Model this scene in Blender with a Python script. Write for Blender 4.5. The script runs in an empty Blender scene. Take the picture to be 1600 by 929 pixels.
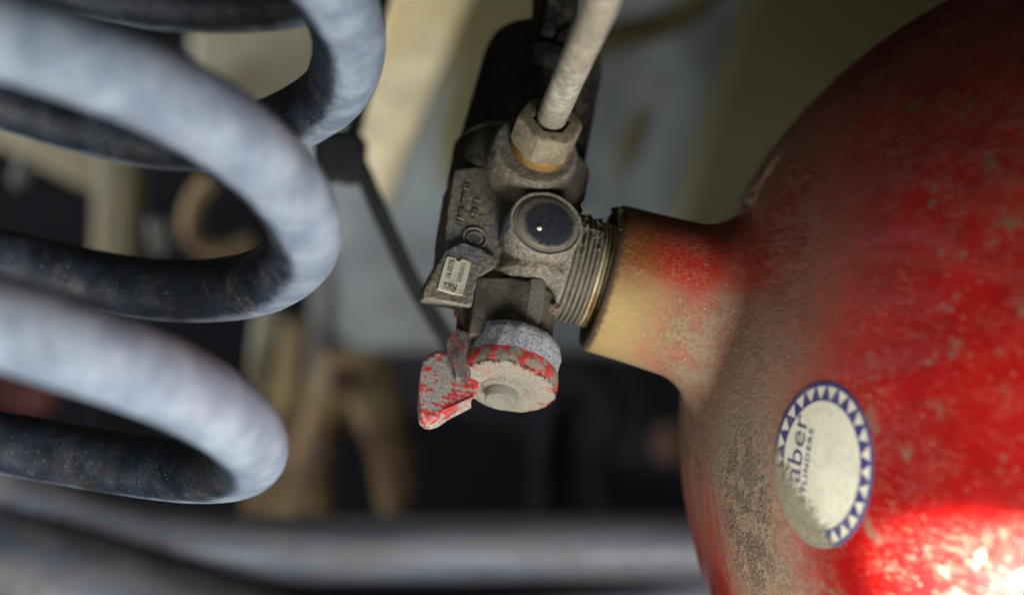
import bpy, bmesh, math, random
from mathutils import Vector, Matrix, noise as mnoise
from mathutils.bvhtree import BVHTree
from mathutils.geometry import delaunay_2d_cdt

random.seed(7)
MM = 0.001
scene = bpy.context.scene
col = scene.collection

# ------------------------------------------------------------ camera
CAM_D = 450.0                      # mm from lens to the plane of the valve
PXW = 0.18                         # mm per photograph pixel on that plane
cam_data = bpy.data.cameras.new("camera")
cam = bpy.data.objects.new("camera", cam_data)
col.objects.link(cam)
cam.location = (0, -CAM_D * MM, 0)
cam.rotation_euler = (math.radians(90), 0, 0)
cam_data.sensor_width = 36
cam_data.lens = 36 * CAM_D / (1600 * PXW)
cam_data.clip_start = 0.01
cam_data.clip_end = 20
cam_data.dof.use_dof = True
cam_data.dof.focus_distance = 0.430
cam_data.dof.aperture_fstop = cam_data.lens / 12.0
cam_data.dof.aperture_blades = 0
scene.camera = cam

# ------------------------------------------------------------ world, lamps, exposure
world = bpy.data.worlds.new("World")
scene.world = world
world.use_nodes = True
bg = world.node_tree.nodes["Background"]
bg.inputs[0].default_value = (0.85, 0.78, 0.62, 1)
bg.inputs[1].default_value = 0.025
scene.view_settings.view_transform = 'Standard'
scene.view_settings.look = 'None'
scene.view_settings.exposure = 0
scene.view_settings.gamma = 1


def aim(o, loc, target):
    o.location = Vector(loc) * MM
    o.rotation_euler = (Vector(target) - Vector(loc)).to_track_quat('-Z', 'Y').to_euler()


def area(name, loc, target, w, h, power, color):
    l = bpy.data.lights.new(name, 'AREA')
    l.shape = 'RECTANGLE'
    l.size = w * MM
    l.size_y = h * MM
    l.energy = power
    l.color = color
    o = bpy.data.objects.new(name, l)
    col.objects.link(o)
    aim(o, loc, target)
    return o


area("window_light", (70, -310, -380), (10, 0, 0), 200, 130, 1.8, (0.93, 0.97, 1.0))
area("key_light", (130, -390, -270), (0, 0, -10), 170, 110, 2.5, (0.95, 0.98, 1.0))  # added key lamp from the lower right front, no door there
area("side_light", (-420, -480, -480), (40, 0, 0), 240, 240, 1.6, (1.0, 0.96, 0.88))
area("background_light", (-720, 470, 60), (-300, 1400, -20), 500, 500, 11.0, (0.93, 0.96, 1.0))

sp = bpy.data.lights.new("sunbeam", 'SPOT')
sp.energy = 900.0
sp.color = (1.0, 0.93, 0.90)
sp.shadow_soft_size = 0.004
sp.spot_size = math.radians(23)
sp.spot_blend = 0.22
spo = bpy.data.objects.new("sunbeam", sp)
col.objects.link(spo)

# ------------------------------------------------------------ pixel <-> place helpers (mm)
def P(px, py, y):
    k = PXW * (CAM_D + y) / CAM_D
    return Vector(((px - 800) * k, y, (464.5 - py) * k))


EYE = Vector((0, -CAM_D, 0))


class Frame:
    """A thing's own axes: origin O and axes X, Y, Z in world mm."""
    def __init__(self, O, X, Z):
        self.O = Vector(O)
        self.X = Vector(X).normalized()
        Z = Vector(Z)
        self.Z = (Z - self.X * Z.dot(self.X)).normalized()
        self.Y = self.Z.cross(self.X).normalized()
        self.M = Matrix((self.X, self.Y, self.Z)).transposed()

    def w(self, v):
        return self.O + self.M @ Vector(v)

    def l(self, p):
        return self.M.transposed() @ (Vector(p) - self.O)

    def hit(self, px, py, axis, val):
        """local point where the sight line of a pixel meets local[axis] = val"""
        e = self.l(EYE)
        d = self.l(P(px, py, 0)) - e
        s = (val - e[axis]) / d[axis]
        return e + d * s


def empty(name, fr=None, loc=None, label=None, cat=None, group=None):
    o = bpy.data.objects.new(name, None)
    col.objects.link(o)
    o.empty_display_size = 0.01
    if fr:
        o.location = fr.O * MM
        o.rotation_euler = fr.M.to_euler()
    elif loc is not None:
        o.location = Vector(loc) * MM
    tag(o, label, cat, group)
    return o


def tag(o, label=None, cat=None, group=None, kind=None):
    if label: o['label'] = label
    if cat: o['category'] = cat
    if group: o['group'] = group
    if kind: o['kind'] = kind
    return o


def link(name, bm, mat, parent=None, smooth=True, autos=40, bevel=0, bseg=2, sub=0):
    me = bpy.data.meshes.new(name)
    bmesh.ops.recalc_face_normals(bm, faces=bm.faces)
    bm.to_mesh(me)
    bm.free()
    me.transform(Matrix.Scale(MM, 4))
    if mat: me.materials.append(mat)
    for p in me.polygons: p.use_smooth = smooth
    if smooth and autos:
        me.set_sharp_from_angle(angle=math.radians(autos))
    o = bpy.data.objects.new(name, me)
    col.objects.link(o)
    if parent: o.parent = parent
    if bevel:
        m = o.modifiers.new("bevel", 'BEVEL')
        m.width = bevel * MM
        m.segments = bseg
        m.limit_method = 'ANGLE'
        m.angle_limit = math.radians(30)
    if sub:
        m = o.modifiers.new("sub", 'SUBSURF')
        m.levels = m.render_levels = sub
    return o


# ------------------------------------------------------------ mesh makers
def lathe(bm, prof, seg=64, o=(0, 0, 0), ax=(1, 0, 0), ref=(0, 0, 1), wob=0, caps=True, wseed=0):
    """prof: list of (t, r) along axis"""
    ax = Vector(ax).normalized()
    e1 = (Vector(ref) - ax * Vector(ref).dot(ax)).normalized()
    e2 = ax.cross(e1)
    o = Vector(o)
    rings = []
    for t, r in prof:
        if r < 1e-4:
            rings.append([bm.verts.new(o + ax * t)])
            continue
        ring = []
        for i in range(seg):
            a = 2 * math.pi * i / seg
            d = e1 * math.cos(a) + e2 * math.sin(a)
            rr = r
            if wob:
                rr += wob * mnoise.noise((o + ax * t + d * r) * 0.35 + Vector((wseed, 0, 0)))
            ring.append(bm.verts.new(o + ax * t + d * rr))
        rings.append(ring)
    for A, B in zip(rings, rings[1:]):
        if len(A) == 1 and len(B) == 1: continue
        for i in range(seg):
            j = (i + 1) % seg
            if len(A) == 1: bm.faces.new((A[0], B[i], B[j]))
            elif len(B) == 1: bm.faces.new((A[i], A[j], B[0]))
            else: bm.faces.new((A[i], A[j], B[j], B[i]))
    if caps:
        if len(rings[0]) > 1: bm.faces.new(list(reversed(rings[0])))
        if len(rings[-1]) > 1: bm.faces.new(rings[-1])
    return bm


def tube(bm, pts, rad, seg=24, caps=True):
    pts = [Vector(p) for p in pts]
    n = len(pts)
    rings = []
    T0 = (pts[1] - pts[0]).normalized()
    e = T0.orthogonal().normalized()
    for i, p in enumerate(pts):
        T = (pts[min(i + 1, n - 1)] - pts[max(i - 1, 0)]).normalized()
        e = (e - T * e.dot(T)).normalized()
        f = T.cross(e)
        r = rad[i] if isinstance(rad, (list, tuple)) else rad
        rings.append([bm.verts.new(p + (e * math.cos(2 * math.pi * k / seg) + f * math.sin(2 * math.pi * k / seg)) * r) for k in range(seg)])
    for A, B in zip(rings, rings[1:]):
        for k in range(seg):
            j = (k + 1) % seg
            bm.faces.new((A[k], A[j], B[j], B[k]))
    if caps:
        bm.faces.new(list(reversed(rings[0])))
        bm.faces.new(rings[-1])
    return bm


def spline(ctrl, n=12):
    ctrl = [Vector(c) for c in ctrl]
    out = []
    for i in range(len(ctrl) - 1):
        p0 = ctrl[max(i - 1, 0)]; p1 = ctrl[i]; p2 = ctrl[i + 1]; p3 = ctrl[min(i + 2, len(ctrl) - 1)]
        for k in range(n):
            t = k / n
            out.append(0.5 * ((2 * p1) + (p2 - p0) * t + (2 * p0 - 5 * p1 + 4 * p2 - p3) * t * t + (3 * p1 - p0 - 3 * p2 + p3) * t ** 3))
    out.append(ctrl[-1])
    return out


def prism(bm, poly, back, front=None):
    """closed prism between two loops of 3-D points"""
    A = [bm.verts.new(p) for p in poly]
    B = [bm.verts.new(p) for p in back]
    bm.faces.new(A)
    bm.faces.new(list(reversed(B)))
    n = len(A)
    for i in range(n):
        j = (i + 1) % n
        bm.faces.new((A[j], A[i], B[i], B[j]))
    return bm


def box(bm, c, s, M=None):
    c = Vector(c)
    hx, hy, hz = s[0] / 2, s[1] / 2, s[2] / 2
    vs = []
    for x in (-hx, hx):
        for y in (-hy, hy):
            for z in (-hz, hz):
                v = Vector((x, y, z))
                if M: v = M @ v
                vs.append(bm.verts.new(c + v))
    for f in ((0, 1, 3, 2), (4, 6, 7, 5), (0, 4, 5, 1), (2, 3, 7, 6), (0, 2, 6, 4), (1, 5, 7, 3)):
        bm.faces.new([vs[i] for i in f])
    return bm


# ------------------------------------------------------------ material kit
class G:
    def __init__(self, name, rough=0.6, metallic=0.0, coat=0.0, spec=0.5):
        self.m = bpy.data.materials.new(name)
        self.m.use_nodes = True
        self.nt = self.m.node_tree
        self.b = self.nt.nodes["Principled BSDF"]
        self.b.inputs["Roughness"].default_value = rough
        self.b.inputs["Metallic"].default_value = metallic
        self.b.inputs["Coat Weight"].default_value = coat
        self.b.inputs["Coat Roughness"].default_value = 0.12
        self.b.inputs["Specular IOR Level"].default_value = spec
        tc = self.nt.nodes.new("ShaderNodeTexCoord")
        sc = self.nt.nodes.new("ShaderNodeVectorMath"); sc.operation = 'SCALE'
        sc.inputs[3].default_value = 1000.0
        self.nt.links.new(tc.outputs["Object"], sc.inputs[0])
        self.co = sc.outputs[0]
        se = self.nt.nodes.new("ShaderNodeSeparateXYZ")
        self.nt.links.new(self.co, se.inputs[0])
        self.x, self.y, self.z = se.outputs
        self.nrm = None

    def put(self, sock, v):
        if hasattr(v, "is_output") or isinstance(v, bpy.types.NodeSocket):
            self.nt.links.new(v, sock)
        else:
            if isinstance(v, (tuple, list)) and len(v) == 3 and sock.type == 'RGBA': v = (*v, 1)
            sock.default_value = v

    def math(self, op, a, b=None, c=None, clamp=False):
        n = self.nt.nodes.new("ShaderNodeMath"); n.operation = op; n.use_clamp = clamp
        self.put(n.inputs[0], a)
        if b is not None: self.put(n.inputs[1], b)
        if c is not None: self.put(n.inputs[2], c)
        return n.outputs[0]

    def add(self, a, b, clamp=False): return self.math('ADD', a, b, clamp=clamp)
    def sub(self, a, b, clamp=False): return self.math('SUBTRACT', a, b, clamp=clamp)
    def mul(self, a, b, clamp=False): return self.math('MULTIPLY', a, b, clamp=clamp)
    def mx(self, a, b): return self.math('MAXIMUM', a, b)

    def map(self, v, a, b, c=0.0, d=1.0):
        n = self.nt.nodes.new("ShaderNodeMapRange"); n.interpolation_type = 'SMOOTHSTEP'
        self.put(n.inputs[0], v)
        for i, k in enumerate((a, b, c, d)): self.put(n.inputs[i + 1], k)
        return n.outputs[0]

    def xf(self, rot=(0, 0, 0), scale=(1, 1, 1), loc=(0, 0, 0), vec=None):
        n = self.nt.nodes.new("ShaderNodeMapping")
        self.put(n.inputs[0], vec or self.co)
        n.inputs[1].default_value = loc
        n.inputs[2].default_value = [math.radians(r) for r in rot]
        n.inputs[3].default_value = scale
        return n.outputs[0]

    def noise(self, s, detail=4, rough=0.55, vec=None, dist=0.0, w=None):
        n = self.nt.nodes.new("ShaderNodeTexNoise")
        if w is not None:
            n.noise_dimensions = '4D'; n.inputs['W'].default_value = w
        self.put(n.inputs['Vector'], vec or self.co)
        n.inputs['Scale'].default_value = s
        n.inputs['Detail'].default_value = detail
        n.inputs['Roughness'].default_value = rough
        n.inputs['Distortion'].default_value = dist
        return n.outputs[0]

    def voro(self, s, vec=None, feature='F1', out=0, rnd=1.0):
        n = self.nt.nodes.new("ShaderNodeTexVoronoi"); n.feature = feature
        self.put(n.inputs['Vector'], vec or self.co)
        n.inputs['Scale'].default_value = s
        n.inputs['Randomness'].default_value = rnd
        return n.outputs[out]

    def mix(self, f, a, b):
        n = self.nt.nodes.new("ShaderNodeMix"); n.data_type = 'RGBA'
        self.put(n.inputs[0], f); self.put(n.inputs[6], a); self.put(n.inputs[7], b)
        return n.outputs[2]

    def ellip(self, c, r, soft=0.5):
        """1 inside an ellipsoid at local c (mm) with radii r, soft edge"""
        n = self.nt.nodes.new("ShaderNodeVectorMath"); n.operation = 'SUBTRACT'
        self.put(n.inputs[0], self.co); n.inputs[1].default_value = c
        n2 = self.nt.nodes.new("ShaderNodeVectorMath"); n2.operation = 'DIVIDE'
        self.put(n2.inputs[0], n.outputs[0]); n2.inputs[1].default_value = r
        n3 = self.nt.nodes.new("ShaderNodeVectorMath"); n3.operation = 'LENGTH'
        self.put(n3.inputs[0], n2.outputs[0])
        return self.map(n3.outputs['Value'], 1 - soft, 1 + soft, 1.0, 0.0)

    def bump(self, h, dist, strength=1.0):
        n = self.nt.nodes.new("ShaderNodeBump")
        n.inputs['Strength'].default_value = strength
        n.inputs['Distance'].default_value = dist * MM
        self.put(n.inputs['Height'], h)
        if self.nrm is not None: self.put(n.inputs['Normal'], self.nrm)
        self.nrm = n.outputs[0]

    def done(self, color=None, rough=None, metallic=None, coat=None):
        if color is not None: self.put(self.b.inputs['Base Color'], color)
        if rough is not None: self.put(self.b.inputs['Roughness'], rough)
        if metallic is not None: self.put(self.b.inputs['Metallic'], metallic)
        if coat is not None: self.put(self.b.inputs['Coat Weight'], coat)
        if self.nrm is not None: self.put(self.b.inputs['Normal'], self.nrm)
        return self.m


def dusty(name, base, dust, cover=0.5, sc=1.0, rough=0.55, metallic=0.0, grit=0.12, base2=None, spec=0.5, speck=0.0):
    g = G(name, rough=rough, metallic=metallic, spec=spec)
    n1 = g.noise(0.09 * sc, 6, 0.62)
    n2 = g.noise(0.9 * sc, 5, 0.65)
    m = g.add(g.mul(n1, 0.65), g.mul(n2, 0.35))
    m = g.map(m, 0.62 - 0.42 * cover, 0.78 - 0.42 * cover)
    b = base if base2 is None else g.mix(g.map(g.noise(0.25 * sc, 4, 0.6, w=3.0), 0.4, 0.62), base, base2)
    d = g.mix(g.map(g.noise(1.6 * sc, 3, 0.6), 0.3, 0.7), tuple(k * 0.72 for k in dust), tuple(min(1, k * 1.2) for k in dust))
    c = g.mix(g.mul(m, 0.92), b, d)
    if speck:
        s = g.map(g.voro(0.8 * sc), 0.05, 0.14, 1, 0)
        s = g.mul(s, g.map(g.noise(0.5 * sc, 2, 0.5, w=9.0), 0.5, 0.6))
        c = g.mix(g.mul(s, speck), c, tuple(min(1, k * 1.7) for k in dust))
    g.bump(g.add(g.mul(n2, 0.6), g.noise(3.2 * sc, 3, 0.7)), grit * 2.0)
    r = g.map(m, 0, 1, rough, 0.93)
    mt = None if not metallic else g.map(m, 0.1, 0.8, metallic, 0.0)
    return g.done(c, r, mt)


# ============================================================ FRAMES
T_AX = Vector((0.958, 0.085, -0.262)).normalized()
VF = Frame(P(835, 400, 8), T_AX, (0.10, 0.52, 0.84))      # valve: X into the tank, -Y to the viewer, Z up its spindle
MOUTH = VF.w((19.5, 0, -0.8))
TF = Frame(MOUTH, T_AX, (0.10, 0.52, 0.84))
TFV = Frame(MOUTH, T_AX, (0, 0, 1))

# ============================================================ SETTING (behind)
def plate_px(bm, px, y0, th):
    """plate whose outline was read on the photograph, standing at depth y0 with thickness th"""
    A = [P(x, y, y0) for x, y in px]
    B = [p + Vector((0, th, 0)) for p in A]
    return prism(bm, A, B)


def bgthing(name, bm, mat, label, cat, bevel=0, kind=None, smooth=True, parent=None):
    xs = [v.co.copy() for v in bm.verts]
    c = sum(xs, Vector()) / len(xs)
    if parent is None:
        for v in bm.verts: v.co -= c
    o = link(name, bm, mat, parent, smooth=smooth, bevel=bevel, bseg=3)
    if parent is None: o.location = c * MM
    tag(o, label, cat, kind=kind)
    return o


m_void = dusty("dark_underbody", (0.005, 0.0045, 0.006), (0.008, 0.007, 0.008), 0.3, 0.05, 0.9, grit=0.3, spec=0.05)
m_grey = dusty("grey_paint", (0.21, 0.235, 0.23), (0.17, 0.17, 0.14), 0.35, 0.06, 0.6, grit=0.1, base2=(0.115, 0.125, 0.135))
m_dgrey = dusty("shaded_grey_paint", (0.020, 0.020, 0.024), (0.010, 0.0095, 0.012), 0.5, 0.08, 0.9, grit=0.1, spec=0.05)  # dark grey with shade put into its tone
m_olive = dusty("olive_paint", (0.11, 0.092, 0.036), (0.14, 0.12, 0.06), 0.3, 0.06, 0.6, grit=0.1)
m_tan = dusty("tan_paint", (0.74, 0.58, 0.30), (0.78, 0.68, 0.44), 0.5, 0.04, 0.6, grit=0.1)
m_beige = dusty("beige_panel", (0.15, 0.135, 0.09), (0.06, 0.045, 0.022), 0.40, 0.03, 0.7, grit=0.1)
m_rust = dusty("rusty_brown", (0.15, 0.095, 0.035), (0.06, 0.030, 0.012), 0.45, 0.06, 0.8, grit=0.4, base2=(0.19, 0.135, 0.06))
m_rubber = dusty("black_rubber", (0.006, 0.006, 0.006), (0.02, 0.018, 0.016), 0.25, 0.1, 0.85, grit=0.1)
m_pale = dusty("pale_grey_metal", (0.12, 0.117, 0.112), (0.07, 0.063, 0.05), 0.4, 0.1, 0.6, grit=0.2)
m_maroon = dusty("maroon_paint", (0.16, 0.03, 0.035), (0.12, 0.05, 0.04), 0.4, 0.08, 0.6, grit=0.1)

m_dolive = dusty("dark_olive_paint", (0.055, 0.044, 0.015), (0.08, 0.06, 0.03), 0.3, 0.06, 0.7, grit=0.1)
# the dark back of the bay, one closed sheet wall far behind
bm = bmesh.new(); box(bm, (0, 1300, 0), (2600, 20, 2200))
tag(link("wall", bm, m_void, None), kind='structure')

# grey floor pan above with a big olive beam crossing it
bm = bmesh.new(); plate_px(bm, [(440, -120), (1330, -120), (1290, 700), (1075, 560), (900, 548), (560, 548), (505, 500), (470, 300)], 760, 8)
pan = bgthing("floor_pan", bm, m_grey, "grey painted sheet of the underbody behind the valve", "panel", 2)
bm = bmesh.new(); plate_px(bm, [(460, 520), (1200, 520), (1220, 800), (700, 640), (430, 660)], 860, 8)  # added dark sheet, stands in for the shade below the pan
bgthing("shade_sheet", bm, m_dgrey, "dark sheet standing in for the shadow below the grey floor sheet", "panel", 2)
bm = bmesh.new(); plate_px(bm, [(1215, -160), (1560, -160), (1420, 330), (1060, 420), (1050, 352)], 690, 40)
bgthing("chassis_beam", bm, m_olive, "wide olive beam slanting down behind the red cylinder", "beam", 8)
bm = bmesh.new(); plate_px(bm, [(742, -160), (905, -160), (800, 300), (690, 290), (682, 210)], 640, 25)
bgthing("support_bracket", bm, m_olive, "olive strip hanging behind the black solenoid coil", "bracket", 6)
bm = bmesh.new(); plate_px(bm, [(655, -160), (800, -160), (604, 322), (586, 322), (545, 240), (545, 170)], 560, 22)
bgthing("slanting_strut", bm, m_tan, "tan painted strut slanting down between spring and valve", "strut", 7)
bm = bmesh.new(); plate_px(bm, [(1000, 160), (1022, 172), (1006, 225), (978, 275), (958, 278), (968, 215)], 600, 30)
bgthing("mounting_block", bm, m_olive, "small blurred olive block on the grey sheet beside the pipe", "block", 9)

bm = bmesh.new(); tube(bm, spline([P(860, 95, 430), P(960, 58, 440), (P(1030, 40, 450)), P(1090, 8, 450), P(1140, -60, 450)], 10), 8.2, 20)
bgthing("rubber_hose", bm, m_olive, "blurred dark olive hose curving across the top behind the pipe", "hose")

# black stabiliser link with its bracket
lk = empty("stabilizer_link", loc=P(560, 250, 120), label="thin black link rod running from the spring down behind the valve", cat="rod")
def child(name, bm, mat, par, **k):
    for v in bm.verts: v.co -= par.location / MM
    return link(name, bm, mat, par, **k)
bm = bmesh.new(); tube(bm, spline([P(552, 235, 120), P(600, 345, 122), P(650, 450, 125), P(705, 540, 128)], 8), 3.1, 20)
child("rod", bm, m_rubber, lk)
bm = bmesh.new()
plate_px(bm, [(490, 205), (548, 200), (572, 215), (566, 268), (552, 290), (520, 282), (486, 290)], 116, 14)
child("mounting_eye", bm, m_rubber, lk, bevel=3)
bm = bmesh.new(); plate_px(bm, [(566, -60), (625, -60), (590, 60), (588, 110), (560, 215), (535, 215), (560, 110)], 150, 8)
bgthing("black_flange", bm, m_rubber, "black flange hidden behind the turn of the uppermost coil", "flange", 3)

# rusty control arm bracket, struts
bm = bmesh.new(); plate_px(bm, [(498, 548), (560, 545), (610, 560), (636, 640), (648, 720), (636, 812), (592, 812), (575, 720), (545, 650), (520, 690), (520, 812), (440, 830), (455, 700)], 560, 30)
arm = bgthing("rusty_bracket", bm, m_rust, "rusty brown forked bracket above the bottom rail", "bracket", 10)
m_bolt = dusty("rusty_bolt", (0.05, 0.018, 0.010), (0.09, 0.05, 0.03), 0.4, 0.2, 0.8, grit=0.3)
for (bx, by) in ((536, 592), (505, 700), (622, 740)):
    bm = bmesh.new(); lathe(bm, [(0, 9), (6, 9), (7.5, 7.5), (8, 0)], 6, o=P(bx, by, 560) - arm.location / MM, ax=(0, -1, 0), ref=(1, 0, 0))
    link("bolt", bm, m_bolt, arm, smooth=False)
bm = bmesh.new(); lathe(bm, [(0, 16), (10, 16), (14, 12), (14, 7), (26, 7), (26, 0)], 24, o=P(1052, 690, 800), ax=(-0.3, -1, 0.1), ref=(0, 0, 1))
bgthing("red_brown_fitting", bm, m_bolt, "small dark red-brown fitting in the gloom left of the red cylinder's edge", "fitting")
bm = bmesh.new(); tube(bm, spline([P(900, 560, 740), P(960, 640, 735), P(930, 740, 735), P(960, 850, 740)], 8), 7, 14)
bgthing("black_cable", bm, m_dgrey, "dark cable hanging in the gloom below the cylinder neck", "cable")
bm = bmesh.new(); plate_px(bm, [(488, 430), (520, 400), (526, 470), (505, 600), (478, 620)], 600, 16)
bgthing("pale_strap", bm, m_pale, "narrow pale metal strap beside the forked rusty bracket", "strap", 4)
bm = bmesh.new(); plate_px(bm, [(398, 480), (440, 470), (428, 560), (408, 640), (380, 640)], 520, 14)
bgthing("beige_strap", bm, m_beige, "beige metal strap showing between the two lower coils", "strap", 4)
bm = bmesh.new(); plate_px(bm, [(430, 500), (480, 500), (470, 850), (370, 850), (400, 640)], 620, 20)
bgthing("brown_column", bm, m_rust, "brown upright column right behind the lowest coil", "column", 6)
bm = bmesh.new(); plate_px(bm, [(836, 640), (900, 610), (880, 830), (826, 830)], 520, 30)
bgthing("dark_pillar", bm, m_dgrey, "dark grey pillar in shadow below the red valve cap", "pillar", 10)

# behind the spring
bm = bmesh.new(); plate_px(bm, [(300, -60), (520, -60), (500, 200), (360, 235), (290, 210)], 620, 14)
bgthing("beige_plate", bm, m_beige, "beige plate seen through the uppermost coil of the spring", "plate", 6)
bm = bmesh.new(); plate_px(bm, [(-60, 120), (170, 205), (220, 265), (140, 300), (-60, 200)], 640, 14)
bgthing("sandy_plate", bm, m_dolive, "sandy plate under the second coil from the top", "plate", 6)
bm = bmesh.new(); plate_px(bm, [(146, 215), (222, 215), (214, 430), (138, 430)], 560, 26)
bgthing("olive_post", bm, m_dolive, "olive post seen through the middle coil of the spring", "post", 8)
bm = bmesh.new(); tube(bm, spline([P(330, 280, 500), P(302, 320, 500), P(300, 370, 500), P(345, 395, 500), P(395, 380, 500)], 8), 6.0, 16)
bgthing("brown_cable", bm, m_rust, "looped brown cable seen through the middle coil", "cable")
bm = bmesh.new(); plate_px(bm, [(10, 275), (30, 240), (50, 245), (45, 270), (22, 300)], 420, 12)
bgthing("metal_clip", bm, m_pale, "small pale metal clip under the second coil from the top", "clip", 4)
bm = bmesh.new(); plate_px(bm, [(225, 340), (262, 340), (262, 395), (232, 400)], 380, 12)
bgthing("grey_tab", bm, m_pale, "small grey tab next to the olive post", "tab", 4)
bm = bmesh.new(); plate_px(bm, [(-80, 575), (72, 590), (66, 655), (-80, 660)], 330, 40)
bgthing("maroon_box", bm, m_maroon, "maroon box behind the lowest coil", "box", 8)
bm = bmesh.new(); plate_px(bm, [(130, 620), (300, 640), (360, 660), (150, 668)], 400, 20)
bgthing("grey_ledge", bm, m_dgrey, "grey ledge seen through the lowest coil", "ledge", 6)

# bottom rail : a pressed beam with rolled top, curling up at the left
def rail():
    g = G("rail_paint", rough=0.38, spec=0.5)
    lv = g.xf(rot=(0, -8, 0), scale=(0.25, 1, 1.3))
    n1 = g.noise(0.035, 5, 0.6, vec=lv); n2 = g.noise(0.25, 4, 0.6)
    base = g.mix(g.map(n1, 0.4, 0.6), (0.085, 0.095, 0.125), (0.17, 0.185, 0.225))
    m = g.map(g.add(g.mul(g.noise(0.06, 6, 0.65, vec=lv, w=4.0), 0.7), g.mul(n2, 0.3)), 0.42, 0.66)
    c = g.mix(g.mul(m, 0.55), base, (0.26, 0.21, 0.155))
    rd = g.map(g.x, 0, 300)
    c = g.mix(g.mul(rd, g.map(n2, 0.35, 0.6, 0.2, 0.6)), c, (0.17, 0.105, 0.09))
    g.bump(n2, 0.6)
    return g.done(c, g.map(m, 0, 1, 0.35, 0.8))
m_rail = rail()
bm = bmesh.new()
path = spline([P(-260, 690, 230), P(-120, 730, 240), P(0, 785, 260), P(130, 838, 290), P(330, 866, 320), P(600, 870, 330), P(900, 868, 330), P(1300, 866, 330), P(1800, 866, 330)], 10)
sect = [(-6, -16), (8, -17), (17, -13), (21, -2), (19, 9), (12, 15), (0, 17), (-7, 16), (-12, 22), (-14, 24), (-16, 22), (-14, 14), (-13, 6), (-12, -6)]
# sect = (up, toward back); loop swept along the path
rings = []
for i, p in enumerate(path):
    T = (path[min(i + 1, len(path) - 1)] - path[max(i - 1, 0)]).normalized()
    B = Vector((0, 1, 0)); U = T.cross(B) * -1
    if U.z < 0: U = -U
    pts = []
    for (u, b) in sect: pts.append(bm.verts.new(p + U.normalized() * u * 0.98 + B * b * 1.2))
    rings.append(pts)
for A, Bq in zip(rings, rings[1:]):
    for k in range(len(sect)):
        j = (k + 1) % len(sect)
        bm.faces.new((A[k], A[j], Bq[j], Bq[k]))
bm.faces.new(list(reversed(rings[0]))); bm.faces.new(rings[-1])
for v in bm.verts: v.co -= P(600, 870, 330)
o = link("bottom_rail", bm, m_rail, None, sub=2, autos=0)
o.location = P(600, 870, 330) * MM
tag(o, "long dusty blue-grey rail running across the bottom under everything", "rail")
bm = bmesh.new()
tube(bm, spline([P(500, 1000, 360), P(900, 965, 350), (P(1100, 935, 345)), P(1400, 905, 340), P(1800, 880, 330)], 8), 12, 24)
bgthing("lower_pipe", bm, m_rail, "brownish pipe rising to the red cylinder below the rail", "pipe")

bm = bmesh.new()
tube(bm, spline([P(-300, 820, 230), P(-100, 855, 240), P(60, 910, 255), P(230, 965, 275), P(480, 1040, 300)], 8), 27, 32)
bgthing("spring_perch", bm, m_rail, "dusty blue-grey perch in the corner below the coil spring", "perch")

# ============================================================ COIL SPRING
HP = [-139.19711571, -58.95400076, 44.42266633, -0.23243978, -0.20599168, 93.70151779, -49.75190006, -5.09710557, 1.31179802]
COR = [(-592, 0, 30), (-579, 0, 28), (-330, -6, 0), (-308, -3, 2), (-290, -22, -5), (-259, -6, -14), (-243, 1, 8), (-228, 0, 14), (-208, 0, 2), (-190, 4, -26),
       (3, -8, 22), (18, 8, -20), (27, 14, -26), (40, 16, -23), (50, 13, -13), (61, -3, -3), (87, -8, -10), (103, 0, -1), (121, 0, -2),
       (136, 0, -3), (149, 2, -14), (162, 5, -34), (373, -14, 36), (385, -2, 6), (396, 0, 1), (411, -1, 2), (429, 1, 6), (447, 4, 14),
       (468, 0, 15), (485, 0, 8), (499, 0, 2), (512, 0, -8), (700, 0, 0)]


def helix(td):
    x0, y0, z0, ax, ay, R, k, ph, dR = HP
    a = Vector((ax, ay, -1)).normalized()
    e1 = a.cross(Vector((0, 1, 0))).normalized()
    e2 = a.cross(e1)
    t = -math.radians(td)
    r = R + dR * t / (2 * math.pi)
    X = Vector((x0, y0, z0)) + a * (k * t / (2 * math.pi)) + (e1 * math.cos(t + ph) + e2 * math.sin(t + ph)) * r
    dx = dy = ws = 0
    for (c, cx, cy) in COR:
        w = math.exp(-((td - c) / 16.0) ** 2) + 1e-9
        dx += w * cx; dy += w * cy; ws += w
    f = 1.0
    dd = (CAM_D + X.y) / CAM_D * PXW
    return X + Vector((dx / ws, 0, -dy / ws)) * dd * f


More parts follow.
